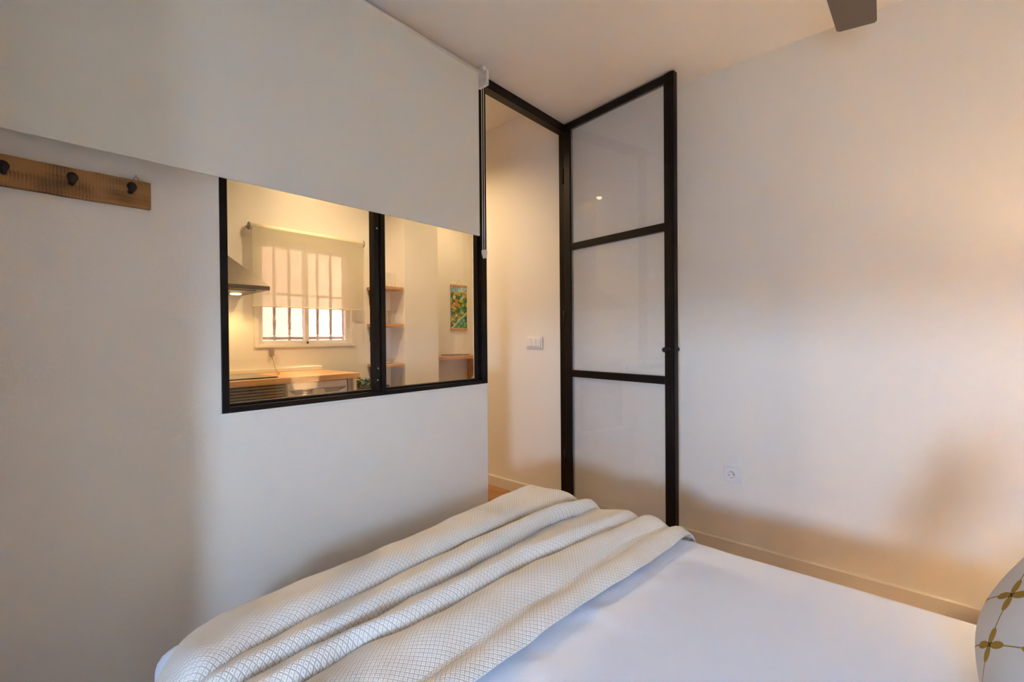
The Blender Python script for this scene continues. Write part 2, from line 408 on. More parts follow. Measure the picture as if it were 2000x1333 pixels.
# black door frame in the opening and the open glazed door
tr = thing('trim_1', 'black steel frame of the open doorway', 'door frame', (2.1, A, 0), structure=True)
obj('header', box(1.7295, 2.5145, A-.004, A+.05, H-.052, H, bev=.002), 'black', tr)
obj('jamb', box(2.474, 2.5145, A-.004, A+.05, 0, H-.052, bev=.002), 'black', tr)
dr = thing('door_1', 'black steel glazed door standing open against the right wall', 'door', (2.462, A-.008, 0), structure=True)
ang = math.atan2(.929-1.705, 2.353-2.47)
dr.rotation_euler = (0, 0, ang)
dr.matrix_world = Matrix.Translation((2.462, A-.012, 0)) @ Matrix.Rotation(ang, 4, 'Z')
def dpart(name, bm, mat, par=None):
    o = obj(name, bm, mat); o.parent = par or dr; return o
L, T = .785, .034
ZB, ZT = .012, H-.012
dpart('hinge_stile', box(.0, .052, -T/2, T/2, ZB, ZT, bev=.002), 'black')
bm = bmesh.new(); bbox(bm, .726, L, -T/2, T/2, ZB, ZT, bev=.002); bbox(bm, .742, L-.012, -T/2-.003, -T/2, ZB, ZT, bev=.001); dpart('lock_stile', bm, 'black')
for (a, c) in ((ZT-.042, ZT), (1.709, 1.752), (.890, .934), (ZB, .06)):
    dpart('rail', box(.052, .726, -T/2+.002, T/2-.002, a, c, bev=.002), 'black')
for (a, c) in ((1.752, ZT-.042), (.934, 1.709), (.06, .890)):
    dpart('pane', box(.052, .726, -.003, .003, a, c), 'door_glass')
for s in (-1, 1):
    dpart('knob', lathe([(0, s*.073), (.007, s*.072), (.012, s*.068), (.0138, s*.062), (.012, s*.055), (.007, s*.050), (.0055, s*.044), (.0055, s*.023), (.011, s*.021), (.011, s*.0171)], 20, (.752, 0, 1.077), 'Y'), 'iron')
for z in (.35, 1.27, 2.2):
    dpart('hinge', lathe([(0, z-.05), (.007, z-.05), (.007, z+.05), (0, z+.05)], 12, (-.009, -T/2+.004, 0)), 'black')

# unseen window on the left wall (daylight), shutter added to narrow its gap
WA, WB, WS = -.57, -.12, .85
w3 = thing('window_3', 'white bedroom window out of view, with shutter slats added to narrow its daylight', 'window', (LX-.05, (WA+WB)/2, WS), structure=True)
bm = bmesh.new()
for (a, c) in ((WA, WA+.03), (WB-.03, WB)): bbox(bm, LX-.08, LX-.02, a, c, WS, 2.15)
bbox(bm, LX-.08, LX-.02, WA+.03, WB-.03, WS, WS+.03); bbox(bm, LX-.08, LX-.02, WA+.03, WB-.03, 2.11, 2.15)
obj('frame', bm, 'upvc', w3)
obj('pane', box(LX-.053, LX-.047, WA+.03, WB-.03, WS+.03, 2.11), 'glass', w3)
for i in range(20):                                  # shutter slats added out of view to limit daylight to a low gap
    obj('added_shutter_slat', box(LX-.097, LX-.086, WA+.001, WB-.001, 1.175+.0485*i, 1.2225+.0485*i, bev=.003, seg=1), 'upvc', w3)
struct('floor_terrace', box(-22, LX-.1, -18, 18, -.1, -.02), 'pavement', 'grey terrace outside the bedroom window', 'terrace')

# kitchen sliding window
w2 = thing('window_2', 'white sliding kitchen window behind the cream roller blind', 'window', (1.62, K+.03, Z0), structure=True)
bm = bmesh.new(); d0, d1 = K-.012, K+.06
bbox(bm, X0, X0+.03, d0, d1, Z0, Z1, bev=.003); bbox(bm, X1-.03, X1, d0, d1, Z0, Z1, bev=.003)
bbox(bm, X0+.03, X1-.03, d0, d1, Z0, Z0+.026, bev=.003); bbox(bm, X0+.03, X1-.03, d0, d1, Z1-.03, Z1, bev=.003)
obj('frame', bm, 'upvc', w2)
def sash(xa, xb, ya, yb):
    bm = bmesh.new(); za, zb = Z0+.026, Z1-.03; s = .03
    bbox(bm, xa, xa+s, ya, yb, za, zb, bev=.002); bbox(bm, xb-s, xb, ya, yb, za, zb, bev=.002)
    bbox(bm, xa+s, xb-s, ya, yb, za, za+.026, bev=.002); bbox(bm, xa+s, xb-s, ya, yb, zb-.03, zb, bev=.002)
    o = obj('sash', bm, 'upvc', w2)
    obj('pane', box(xa+s, xb-s, (ya+yb)/2-.002, (ya+yb)/2+.002, za+.026, zb-.03), 'glass', o)
sash(X0+.03, 1.625, K+.004, K+.026); sash(1.598, X1-.03, K+.03, K+.052)
obj('latch', box(1.606, 1.616, K-.010, K+.004, 1.098, 1.128, bev=.002), 'black', w2)

gr = thing('window_grille', 'iron security grille outside the kitchen window', 'grille', (1.62, 3.86, 1.0))
for i in range(8):
    xx = 1.221 + .118*i
    pts = []; n = 56
    bm = bmesh.new(); rings = []
    for j in range(n+1):
        z = .98 + 1.05*j/n; a = z*2*pi*2.2 if 1.17 < z < 1.42 else 0
        rings.append([bm.verts.new((xx+.012*cos(a+q), 3.85+.012*sin(a+q), z)) for q in (pi/4, 3*pi/4, 5*pi/4, 7*pi/4)])
    for p, q in zip(rings, rings[1:]):
        for k in range(4): bm.faces.new((p[k], p[(k+1) % 4], q[(k+1) % 4], q[k]))
    bm.faces.new(rings[0][::-1]); bm.faces.new(rings[-1])
    obj('bar', bm, 'bars', gr)
for z in (1.155, 1.515, 1.95): obj('crossbar', box(1.12, 2.15, 3.8625, 3.8705, z-.010, z+.010), 'bars', gr)
for xx in (1.13, 2.14): obj('anchor', box(xx-.01, xx+.01, K+.18, 3.8625, 1.505, 1.525), 'bars', gr)

# ------------------------------------------------------------------ bed
BX0, BX1, BFY, BHY = .22, 1.57, 1.29, -.66      # outer faces
TOP = .455
bed = thing('bed', 'double bed in the foreground made up in white', 'bed', ((BX0+BX1)/2, .3, 0))
obj('base', box(BX0+.03, BX1-.03, BHY+.02, BFY-.05, .10, .22, bev=.015), 'bedbase', bed)
obj('mattress', box(BX0+.016, BX1-.016, BHY+.01, BFY-.016, .221, TOP-.014, bev=.045, seg=4), 'mattress', bed)
for (x, y) in ((BX0+.12, BHY+.15), (BX1-.12, BHY+.15), (BX0+.12, BFY-.2), (BX1-.12, BFY-.2)):
    obj('leg', lathe([(.024, 0), (.028, .10)], 14, (x, y, 0)), 'black', bed)
hb = obj('headboard', box(BX0-.02, BX1+.02, -.745, -.720, .02, .98), 'pallet', bed)
for i in range(7):
    z = .40 + .083*i
    obj('slat', box(BX0-.02, BX1+.02, -.7195, -.700, z, z+.062, bev=.003), 'pallet', hb)

def wrap(s, a, b, r):
    if a is not None and s < a:
        o = a-s
        if o < r*pi/2: return a-r*sin(o/r), r*(1-cos(o/r)), -1
        return a-r, r+o-r*pi/2, -1
    if b is not None and s > b:
        o = s-b
        if o < r*pi/2: return b+r*sin(o/r), r*(1-cos(o/r)), 1
        return b+r, r+o-r*pi/2, 1
    return s, 0, 0
def grid(name, fn, ss, ts, mat, uvs=True):
    me = bpy.data.meshes.new(name); vs = []; uvl = []
    for t in ts:
        for s in ss:
            p, q = fn(s, t); vs.append(p); uvl.append(q)
    ns = len(ss); fs = [(j*ns+i, j*ns+i+1, (j+1)*ns+i+1, (j+1)*ns+i) for j in range(len(ts)-1) for i in range(ns-1)]
    me.from_pydata(vs, [], fs)
    lay = me.uv_layers.new(name='UVMap')
    for lp in me.loops: lay.data[lp.index].uv = uvl[lp.vertex_index]
    me.polygons.foreach_set('use_smooth', [True]*len(fs)); me.materials.append(M[mat])
    o = bpy.data.objects.new(name, me); C.objects.link(o); return o
def lerp(pts, x):
    if x <= pts[0][0]: return pts[0][1]
    for (a, ya), (b_, yb) in zip(pts, pts[1:]):
        if x <= b_:
            t = (x-a)/(b_-a); t = t*t*(3-2*t)*.5+t*.5; return ya+(yb-ya)*t
    return pts[-1][1]
def lin(a, b, n): return [a+(b-a)*i/(n-1) for i in range(n)]

rs = .05
def sheet_fn(s, t):
    x, dx, kx = wrap(s, BX0+rs, BX1-rs, rs); y, dy, ky = wrap(t, None, BFY-rs, rs)
    d = max(dx, dy)+.45*min(dx, dy)
    hgt = 0
    e = lerp([(.3, .65), (.6, .637), (.97, .616), (1.25, .582), (1.53, .564)], s)
    q = e-t
    if -.05 < q < .22:                     # small puckers running out from under the throw
        hgt += .0035*math.exp(-((q-.03)/.06)**2)*max(0, sin(s*21+1.3*sin(s*6)))**3
        hgt += .002*sin((s*.8+t)*60)*math.exp(-((q-.02)/.05)**2)*.5
    hgt += .0022*sin(3.1*s+5*t)*sin(4*t-2*s) + .0016*math.exp(-(((t-.1)+(s-.9)*.55)/.02)**2)
    if dx > .03 or dy > .03:
        w_ = .006*sin(t*17+s*13)*min(1, d*4)
        x += kx*w_ if dx > dy else 0; y += ky*w_ if dy >= dx else 0
        hgt = 0
    return (x, y, TOP - d + hgt), (s, t)
sh = grid('bed_sheet', sheet_fn, lin(BX0+rs-.36, BX1-rs+.36, 150), lin(BHY, BFY-rs+.36, 170), 'sheet')
tag(sh, 'smooth white sheet covering the mattress', 'sheet')

E_ = [(.2, .645), (.6, .637), (.79, .627), (.97, .616), (1.25, .582), (1.53, .564), (1.7, .555)]
V4 = [(.2, .725), (.62, .712), (.83, .711), (1.0, .692), (1.31, .686), (1.55, .640), (1.7, .62)]
V3 = [(.2, .90), (.39, .89), (.49, .897), (.62, .870), (.77, .858), (1.0, .850), (1.18, .811), (1.4, .769), (1.54, .751), (1.7, .735)]
V1 = [(.2, .99), (.31, .988), (.44, .988), (.52, .972), (.70, .978), (.87, .968), (1.0, .968), (1.29, .972), (1.5, .935), (1.7, .915)]
V2 = [(.2, 1.05), (.26, 1.06), (.36, 1.083), (.49, 1.093), (.8, 1.103), (1.0, 1.10), (1.225, 1.088), (1.5, 1.04), (1.7, 1.02)]
def prof(q, pk):                          # 0 at the near crease, quick rise, slow fall
    if q < pk: u = q/pk; return sin(u*pi/2)**.6
    u = (q-pk)/(1-pk); return .5+.5*cos(u*pi)
def throw_h(s, t):
    e, a, b_, c, d = (lerp(k, s) for k in (E_, V4, V3, V1, V2))
    if t < a: q = (t-e)/(a-e); return .012+.014*sin(min(1, q*1.25)*pi) + .004*q
    if t < b_: q = (t-a)/(b_-a); return .014+.030*sin(q*pi)**.9*(.75+.35*lerp([(.3, 1), (1.0, .9), (1.5, .45)], s)) - .008*q
    if t < c: q = (t-b_)/(c-b_); k = lerp([(.3, .036), (.8, .042), (1.3, .042), (1.6, .024)], s); return .006+k*prof(q, .24)
    if t < d: q = (t-c)/(d-c); k = lerp([(.3, .032), (.8, .040), (1.1, .054), (1.35, .058), (1.6, .022)], s); return .006+k*prof(q, .26)
    q = min(1, (t-d)/.16); k = lerp([(.3, .028), (.75, .036), (1.1, .024), (1.3, .012), (1.6, .012)], s)
    base = lerp([(.9, .008), (1.2, .020), (1.5, .026)], s)
    return base+k*prof(q, .28)*(1 if q < 1 else 0) + .008*q
def throw_fn(s, v):
    sx = min(max(s, .2), 1.7)
    e = lerp(E_, sx)
    foot = BFY-rs
    end = lerp([(-.1, foot-.16), (.20, foot-.07), (.30, foot-.01), (.42, foot+.06), (.55, foot+.12), (.9, foot+.22), (1.7, foot+.26)], s)
    t = e + (end-e)*v
    hgt = throw_h(sx, min(t, foot+.05)) if t < foot+.05 else throw_h(sx, foot+.05)
    for cv_, wt_ in ((V1, lerp([(.3, 1), (1.2, .9), (1.45, 0)], s)), (V2, lerp([(.3, .9), (.75, .9), (1.0, .2), (1.2, 0)], s)), (V3, lerp([(.3, .6), (1.0, .5), (1.3, .2)], s))):   # tight creases
        hgt -= .0085*wt_*math.exp(-((t-lerp(cv_, sx))/.007)**2)
    hgt += .0015*sin(s*23+t*31)+.001*sin(s*47-t*19)
    x, dx, kx = wrap(s, BX0+rs, BX1-rs, rs); y, dy, ky = wrap(t, None, foot, rs)
    d = max(dx, dy)+.45*min(dx, dy)
    f = max(0, 1-max(dx, dy)/rs)
    off = .008
    sh_ = .55*max(0, hgt-.016)*max(0, min(1, (t-lerp(V3, sx))*14))*max(0, min(1, (foot-.02-t)*12))   # ridges lean over their creases
    y -= sh_
    x += kx*(off+ (1-f)*hgt*.8)*min(1, dx/rs*1.2); y += ky*(off+(1-f)*hgt*.6)*min(1, dy/rs*1.2)
    return (x, y, TOP + off - d + hgt*(.25+.75*f) + (0.003 if f else 0)), (s, t)
th = grid('throw_blanket', throw_fn, lin(-.02, 1.70, 300), lin(0, 1, 300), 'throw')
tag(th, 'cream diamond-weave throw rumpled in long folds across the foot of the bed', 'blanket')
sm = th.modifiers.new('thickness', 'SOLIDIFY'); sm.thickness = .005; sm.offset = 1

def puff(name, half_u, half_v, thick, mat, n=40, ex=3.0, uvscale=1):
    bm = bmesh.new(); lay = bm.loops.layers.uv.new('UVMap')
    def P(i, j, side):
        a, c = -1+2*i/n, -1+2*j/n
        # square -> rounded square with slightly drawn-in sides
        m_ = max(abs(a), abs(c)); 
        ea = (abs(a)**ex + abs(c)**ex)**(1/ex)
        k = m_/ea if ea > 1e-6 else 1
        pa, pc = a*k, c*k
        edge = m_
        h = thick*max(0, 1-edge**2.4)**.62
        return Vector((pa*half_u, pc*half_v, side*h))
    for side in (1, -1):
        vv = [[bm.verts.new(P(i, j, side)) for i in range(n+1)] for j in range(n+1)]
        for j in range(n):
            for i in range(n):
                q = (vv[j][i], vv[j][i+1], vv[j+1][i+1], vv[j+1][i])
                f = bm.faces.new(q if side > 0 else q[::-1]); f.smooth = True
                for l in f.loops: l[lay].uv = (l.vert.co.x, l.vert.co.y)
    bmesh.ops.remove_doubles(bm, verts=bm.verts, dist=1e-5)
    me = bpy.data.meshes.new(name); bm.to_mesh(me); bm.free(); me.materials.append(M[mat])
    return me
pil = obj('pillow', puff('pillow', .34, .20, .075, 'pillow'), 'pillow'); pil.location = (1.18, -.49, TOP+.078)
tag(pil, 'plump white pillow lying at the head of the bed', 'pillow')
HALF = .20
cu = obj('cushion', puff('cushion', HALF, HALF, .042, 'cushion', ex=3.2), 'cushion')
tag(cu, 'pale cushion with mustard petal lattice print on the bed', 'cushion')
cyaw, clean, croll = rad(100.6), rad(22.3), rad(-18.9)      # faces the foot of the bed, leaning back
cn = Vector((cos(cyaw)*cos(clean), sin(cyaw)*cos(clean), sin(clean))); cu0 = Vector((-sin(cyaw), cos(cyaw), 0)); cv0 = cn.cross(cu0)
cuu = cu0*cos(croll)+cv0*sin(croll); cv = cv0*cos(croll)-cu0*sin(croll)
mm = Matrix((cuu, cv, cn)).transposed().to_4x4(); mm.translation = (1.100, -.183, .667)
cu.matrix_world = mm
bm = bmesh.new(); pts = []
for k in range(97):
    a = 2*pi*k/96; c_, s_ = cos(a), sin(a); mx = max(abs(c_), abs(s_)); aa, cc = c_/mx, s_/mx
    kk = 1/((abs(aa)**3.2+abs(cc)**3.2)**(1/3.2)); pts.append((aa*kk*(HALF+.001), cc*kk*(HALF+.001), 0))
tube_into(bm, pts, .0028, 6, cap=False)
pp = obj('piping', bm, 'piping'); pp.parent = cu

# nightstand and lamp just beyond the frame
ns = thing('nightstand', 'oak nightstand between the bed and the right wall', 'nightstand', (1.87, -.61, 0))
obj('body', box(1.66, 2.08, -.82, -.40, .14, .48, bev=.004), 'night', ns)
obj('drawer', box(1.675, 2.065, -.40, -.382, .30, .465, bev=.003), 'night', ns)
obj('door', box(1.675, 2.065, -.40, -.382, .155, .29, bev=.003), 'night', ns)
for (x, y) in ((1.69, -.43), (2.05, -.43), (1.69, -.79), (2.05, -.79)): obj('leg', lathe([(.012, 0), (.018, .14)], 12, (x, y, 0)), 'night', ns)
LP = Vector((1.78, -.56, .48))
lp = thing('table_lamp', 'bedside lamp with white drum shade on the nightstand', 'lamp', LP)
obj('base', lathe([(0, .0005), (.055, .0005), (.062, .02), (.066, .07), (.045, .13), (.018, .16), (.012, .20), (0, .20)], 28, LP), 'ceramic', lp)
obj('bulb', lathe([(.032*sin(pi*k/12), .285-.032*cos(pi*k/12)) for k in range(13)], 18, LP), 'bulb', lp)
bm = bmesh.new()
for (ra, rb_) in ((.088, .145),):
    n = 36; lo = [bm.verts.new((LP.x+ra*cos(2*pi*k/n), LP.y+ra*sin(2*pi*k/n), LP.z+.225)) for k in range(n)]; hi = [bm.verts.new((LP.x+rb_*cos(2*pi*k/n), LP.y+rb_*sin(2*pi*k/n), LP.z+.425)) for k in range(n)]
    for k in range(n): f = bm.faces.new((lo[k], lo[(k+1) % n], hi[(k+1) % n], hi[k])); f.smooth = True
obj('lamp_shade', bm, 'shade', lp)
bm = bmesh.new(); tube_into(bm, [LP+Vector((0, 0, .20)), LP+Vector((0, 0, .222))], .012, 12)
for k in range(3): tube_into(bm, [LP+Vector((0, 0, .215)), LP+Vector((.087*cos(k*2.094), .087*sin(k*2.094), .228))], .002, 6)
obj('shade_holder', bm, 'rivet', lp)

# tall cupboard, unseen, added to cut daylight off the left of the partition
wd = thing('daylight_blocker', 'tall white cupboard added out of view to block daylight left of the coat rack', 'daylight_blocker', (-.62, 1.42, 0))
obj('body', box(-1.19, -.05, 1.14, 1.70, .06, 2.10, bev=.003), 'blocker', wd)
for i in range(2):
    d_ = obj('door', box(-1.185+.568*i, -.622+.568*i, 1.118, 1.1395, .07, 2.09, bev=.003), 'blocker', wd)
    obj('handle', box(-.650+.05*i, -.640+.05*i, 1.095, 1.118, .95, 1.10, bev=.003), 'rivet', d_)
obj('plinth', box(-1.18, -.06, 1.17, 1.69, 0, .06), 'blocker', wd)

# ------------------------------------------------------------------ partition wall things
rk = thing('coat_rack', 'reclaimed wood coat rack with black iron hooks on the white wall', 'coat rack', (.127, A-.012, 1.575))
bm = bmesh.new(); ys0, ys1 = A-.021, A-.0005
xs = lin(-.043, .297, 60); 
topv = []; 
for ysl in (ys0, ys1):
    row = []
    for x in xs:
        w0 = .0006*sin(x*31)+.0003*sin(x*91+1); w1 = .0006*sin(x*23+2)+.0003*sin(x*77)
        row.append((bm.verts.new((x, ysl, 1.5375+w0)), bm.verts.new((x, ysl, 1.6145+w1))))
    topv.append(row)
f0, f1 = topv
for i in range(59):
    bm.faces.new((f0[i][0], f0[i+1][0], f0[i+1][1], f0[i][1])); bm.faces.new((f1[i][1], f1[i+1][1], f1[i+1][0], f1[i][0]))
    bm.faces.new((f0[i][1], f0[i+1][1], f1[i+1][1], f1[i][1])); bm.faces.new((f0[i][0], f1[i][0], f1[i+1][0], f0[i+1][0]))
for i in (0, 59): bm.faces.new((f0[i][0], f0[i][1], f1[i][1], f1[i][0]))
obj('board', bm, 'rackwood', rk)
for x, z in ((.006, 1.574), (.128, 1.577), (.249, 1.582)):
    bm = bmesh.new()
    tube_into(bm, [(x, ys0, z-.004), (x, ys0-.014, z-.008), (x, ys0-.026, z-.001), (x, ys0-.031, z+.010)], [.0065, .0055, .006, .007], 10)
    # teardrop head
    prev = None; n = 16; rings = []
    for k in range(9):
        ph = pi*k/8; yy = -cos(ph)*.006; rr = sin(ph)*1.0
        ring = []
        for q in range(n):
            a = 2*pi*q/n; sx_ = .0115*sin(a); sz_ = .0135*cos(a) if cos(a) > 0 else .0175*cos(a)
            if cos(a) < 0: sx_ *= 1-.35*abs(cos(a))
            ring.append(bm.verts.new((x+sx_*rr, ys0-.032+yy, z+.004+sz_*rr)))
        rings.append(ring)
    for a_, c_ in zip(rings, rings[1:]):
        for q in range(n): f = bm.faces.new((a_[q], a_[(q+1) % n], c_[(q+1) % n], c_[q])); f.smooth = True
    hk = obj('hook', bm, 'iron', rk)
for x in (.266, -.012):
    obj('hanging_wire', tube([(x-.013, A-.006, 1.607), (x-.005, A-.005, 1.622), (x, A-.004, 1.635), (x+.005, A-.005, 1.622), (x+.013, A-.006, 1.607)], .0013, 6), 'wire', rk)

BYL = 1.65
rb = thing('roller_blind', 'large grey-beige roller blind half lowered over the partition window', 'blind', (.65, BYL, 2.48))
obj('roller_tube', lathe([(0, -.030), (.026, -.030), (.026, 1.645), (0, 1.645)], 28, (0, BYL, 2.481), 'X'), 'blind_tube', rb)
bm = bmesh.new(); FX0, FX1 = -.020, 1.597
bbox(bm, FX0, FX1, BYL-.0265, BYL-.0255, 1.660, 2.474)
obj('fabric', bm, 'blind', rb)
bm = bmesh.new(); tube_into(bm, [(FX0, BYL-.0208, 1.665), (FX1, BYL-.0208, 1.665)], .0045, 12); obj('bottom_bar', bm, 'blind', rb)
bm = bmesh.new(); bbox(bm, 1.652, 1.668, BYL-.032, BYL+.034, 2.440, 2.520, bev=.004); bbox(bm, 1.648, 1.672, BYL-.01, A-.005, 2.518, 2.5445, bev=.003); obj('bracket', bm, 'white_plastic', rb)
obj('bracket', box(-.045, -.031, BYL-.032, A-.001, 2.440, 2.5445, bev=.004), 'white_plastic', rb)
bm = bmesh.new(); Zt, Zb = 2.46, 1.588
for yy in (BYL-.020, BYL-.006):
    z = Zb; k = 0
    while z < Zt:
        bmesh.ops.create_icosphere(bm, subdivisions=1, radius=.0027, matrix=Matrix.Translation((1.638, yy, z))); z += .0062
    tube_into(bm, [(1.638, yy, Zb), (1.638, yy, Zt)], .0008, 5)
obj('bead_chain', bm, 'chain', rb)
bm = bmesh.new()
prism_into(bm, [(1.630, 1.596), (1.648, 1.598), (1.653, 1.590), (1.650, 1.560), (1.641, 1.553), (1.633, 1.580)], 'Y', BYL-.026, BYL-.002)
bmesh.ops.bevel(bm, geom=list(bm.edges), offset=.002, segments=2, affect='EDGES')
obj('chain_weight', bm, 'clear_plastic', rb)

# switch on the corridor wall, socket on the right wall
sw = thing('light_switch', 'white triple light switch on the corridor wall', 'switch', (RX, 2.01, 1.112))
obj('plate', box(RX-.009, RX-.0005, 1.935, 2.085, 1.070, 1.154, bev=.003), 'white_plastic', sw)
for i in range(3):
    y = 1.949+.0415*i
    obj('rocker', box(RX-.014, RX-.009, y, y+.039, 1.084, 1.140, bev=.002), 'white_plastic', sw)
so = thing('power_socket', 'white square power socket low on the right wall', 'socket', (RX, .695, .424))
obj('plate', box(RX-.009, RX-.0005, .655, .738, .383, .465, bev=.003), 'white_plastic', so)
yc, zc = .700, .424
obj('cover', box(RX-.0105, RX-.009, .668, .732, .392, .456, bev=.0007, seg=1), 'white_plastic', so)
bm = bmesh.new(); lathe_into(bm, [(.0225, RX-.0105), (.0225, RX-.0125), (.0195, RX-.0125), (.0190, RX-.0108), (0, RX-.0108)], 28, (0, yc, zc), 'X')
obj('socket_well', bm, 'white_plastic', so)
for (dy, dz) in ((-.0095, .003), (.0095, -.003)): obj('pin_hole', lathe([(0, RX-.0113), (.0028, RX-.0113), (.0028, RX-.0106)], 10, (0, yc+dy, zc+dz), 'X'), 'socket_dark', so)
for dz in (-.0165, .0165): obj('earth_clip', box(RX-.0122, RX-.0106, yc-.002, yc+.002, zc+dz-.0025, zc+dz+.0025), 'rivet', so)

# ceiling fan
FH = Vector((1.37, .145, 2.26))
fan = thing('ceiling_fan', 'taupe ceiling fan with one blade tip in view above the bed', 'fan', (FH.x, FH.y, H))
obj('canopy', lathe([(0, H-.001), (.065, H-.001), (.055, H-.05), (.015, H-.06), (0, H-.06)], 24, (FH.x, FH.y, 0)), 'fan', fan)
obj('rod', lathe([(.011, H-.06), (.011, FH.z+.07)], 12, (FH.x, FH.y, 0)), 'fan', fan)
obj('motor', lathe([(0, .09), (.06, .085), (.095, .05), (.10, .0), (.085, -.04), (.04, -.06), (0, -.062)], 32, FH), 'fan', fan)
bmB = bmesh.new(); outline = [(.09, -.045), (.20, -.062), (.45, -.064), (.668, -.056), (.680, -.050), (.686, .052), (.676, .060), (.45, .066), (.20, .062), (.09, .045)]
lo = [bmB.verts.new((x, y, y*.16-.004)) for x, y in outline]; hi = [bmB.verts.new((x, y, y*.16+.004)) for x, y in outline]
bmB.faces.new(lo[::-1]); bmB.faces.new(hi)
for i in range(len(outline)): j = (i+1) % len(outline); bmB.faces.new((lo[i], lo[j], hi[j], hi[i]))
bmesh.ops.recalc_face_normals(bmB, faces=bmB.faces)
bme = bpy.data.meshes.new('blade'); bmB.to_mesh(bme); bmB.free(); bme.materials.append(M['fan'])
for k in range(3):
    o = bpy.data.objects.new('blade', bme); C.objects.link(o); o.parent = fan
    o.location = FH-Vector((FH.x, FH.y, H)); o.rotation_euler = (0, 0, rad(120*k))

# ------------------------------------------------------------------ kitchen
wt = thing('worktop', 'beech kitchen worktop with pale upstand under the window', 'worktop', (.7, 3.3, .86))
obj('slab', box(LX+.01, 1.72, 3.0, K-.001, .862, .90, bev=.003), 'oak', wt)
obj('upstand', box(LX+.01, 1.715, K-.022, K-.001, .9003, .928, bev=.002), 'panel_end', wt)
hb_ = thing('hob', 'flat black ceramic hob set on the beech worktop', 'hob', (.88, 3.3, .90))
obj('glass_plate', box(.58, 1.175, 3.055, 3.52, .9005, .908, bev=.002), 'hob', hb_)
for (x, y, r_) in ((.73, 3.18, .075), (.73, 3.40, .095), (1.02, 3.18, .095), (1.02, 3.40, .075)):
    bm = bmesh.new(); lathe_into(bm, [(r_, .9078), (r_, .9086), (r_-.003, .9086), (r_-.003, .9078)], 32, (x, y, 0))
    obj('cooking_ring', bm, 'cab_grey', hb_)
cb = thing('drawer_cabinet', 'white drawer cabinet under the right end of the worktop', 'cabinet', (1.45, 3.3, 0))
obj('body', box(1.225, 1.675, 3.06, K-.005, .08, .861), 'cab', cb)
obj('top_rail', box(1.228, 1.640, 3.040, 3.0595, .812, .855, bev=.002), 'cab', cb)
obj('end_post', box(1.648, 1.675, 3.040, 3.0595, .08, .861, bev=.001), 'cab_grey', cb)
obj('end_panel', box(1.6755, 1.70, 3.012, K-.005, .0, .861, bev=.001), 'panel_end', cb)
for i, zt in enumerate((.806, .565, .325)):
    zb = zt-.235; bm = bmesh.new(); a0, a1 = 1.230, 1.640; mid = (a0+a1)/2
    poly = [(a0, zb), (a1, zb), (a1, zt), (a1-.008, zt), (a1-.020, zt-.010), (a1-.06, zt-.028), (mid+.045, zt-.030), (mid+.036, zt), (mid-.036, zt), (mid-.045, zt-.030), (a0+.06, zt-.030), (a0+.020, zt-.012), (a0+.008, zt), (a0, zt)]
    prism_into(bm, poly, 'Y', 3.040, 3.0575)
    d_ = obj('drawer', bm, 'cab', cb)
    obj('handle_recess', box(a0+.004, a1-.004, 3.0578, 3.0597, zt-.04, zt), 'cab_grey', d_)
ov = thing('oven', 'built-in oven below the hob, its slats standing in for a striped reflection', 'oven', (.9, 3.3, 0))
obj('body', box(.61, 1.215, 3.06, K-.005, .10, .861), 'cab', ov)
obj('reflection_back', box(.615, 1.210, 3.05, 3.0595, .66, .858), 'reflection_dark', ov)
for i in range(10): obj('reflection_slat', box(.62, 1.205, 3.036, 3.0495, .668+.019*i, .677+.019*i, bev=.001), 'reflection_pale', ov)  # slats stand in for a striped reflection in the partition glass
obj('oven_door', box(.615, 1.210, 3.036, 3.0595, .14, .65, bev=.003), 'hob', ov)
obj('door_handle', tube([(.66, 3.02, .62), (1.165, 3.02, .62)], .007, 10), 'steel', ov)
for i in range(3):
    kc = thing('base_cabinet', ['white base cabinet next to the oven', 'white base cabinet second from the oven', 'white base cabinet farthest from the oven'][i], 'cabinet', (.3-.6*i, 3.3, 0), 'plain base cabinets left of the oven')
    xa = .008-.6*i
    obj('body', box(xa, xa+.598, 3.06, K-.005, .10, .861), 'cab', kc); d_ = obj('door', box(xa+.004, xa+.594, 3.04, 3.0595, .11, .855, bev=.002), 'cab', kc)
    obj('handle', box(xa+.53, xa+.545, 3.02, 3.04, .70, .82, bev=.003), 'steel', d_)

hd = thing('range_hood', 'brushed steel pyramid cooker hood with its lamp switched on', 'hood', (.82, 3.4, 1.46))
hx0, hx1, hy0 = .50, 1.144, 3.085
bm = bmesh.new()
bbox(bm, hx0, hx1, hy0, K-.001, 1.462, 1.488, bev=.0015); obj('lip', bm, 'steel', hd)
cx0, cx1, cy0, zc0, zc1 = .72, .93, 3.34, 1.4885, 1.735
v = [(hx0, hy0, zc0), (hx1, hy0, zc0), (hx1, K-.001, zc0), (hx0, K-.001, zc0), (cx0, cy0, zc1), (cx1, cy0, zc1), (cx1, K-.001, zc1), (cx0, K-.001, zc1)]
bm = bmesh.new(); vv = [bm.verts.new(q) for q in v]
for f in ((3, 2, 1, 0), (4, 5, 6, 7), (0, 1, 5, 4), (1, 2, 6, 5), (2, 3, 7, 6), (3, 0, 4, 7)): bm.faces.new([vv[i] for i in f])
obj('canopy', bm, 'steel', hd)
obj('chimney', box(cx0, cx1, cy0, K-.001, zc1+.0005, HK-.001), 'steel', hd)
obj('filter', box(hx0+.06, hx1-.06, hy0+.06, K-.06, 1.457, 1.4618), 'steel', hd)
obj('lamp', lathe([(0, 1.452), (.030, 1.452), (.034, 1.4568), (0, 1.4568)], 18, (1.05, 3.42, 0)), 'hood_glow', hd)
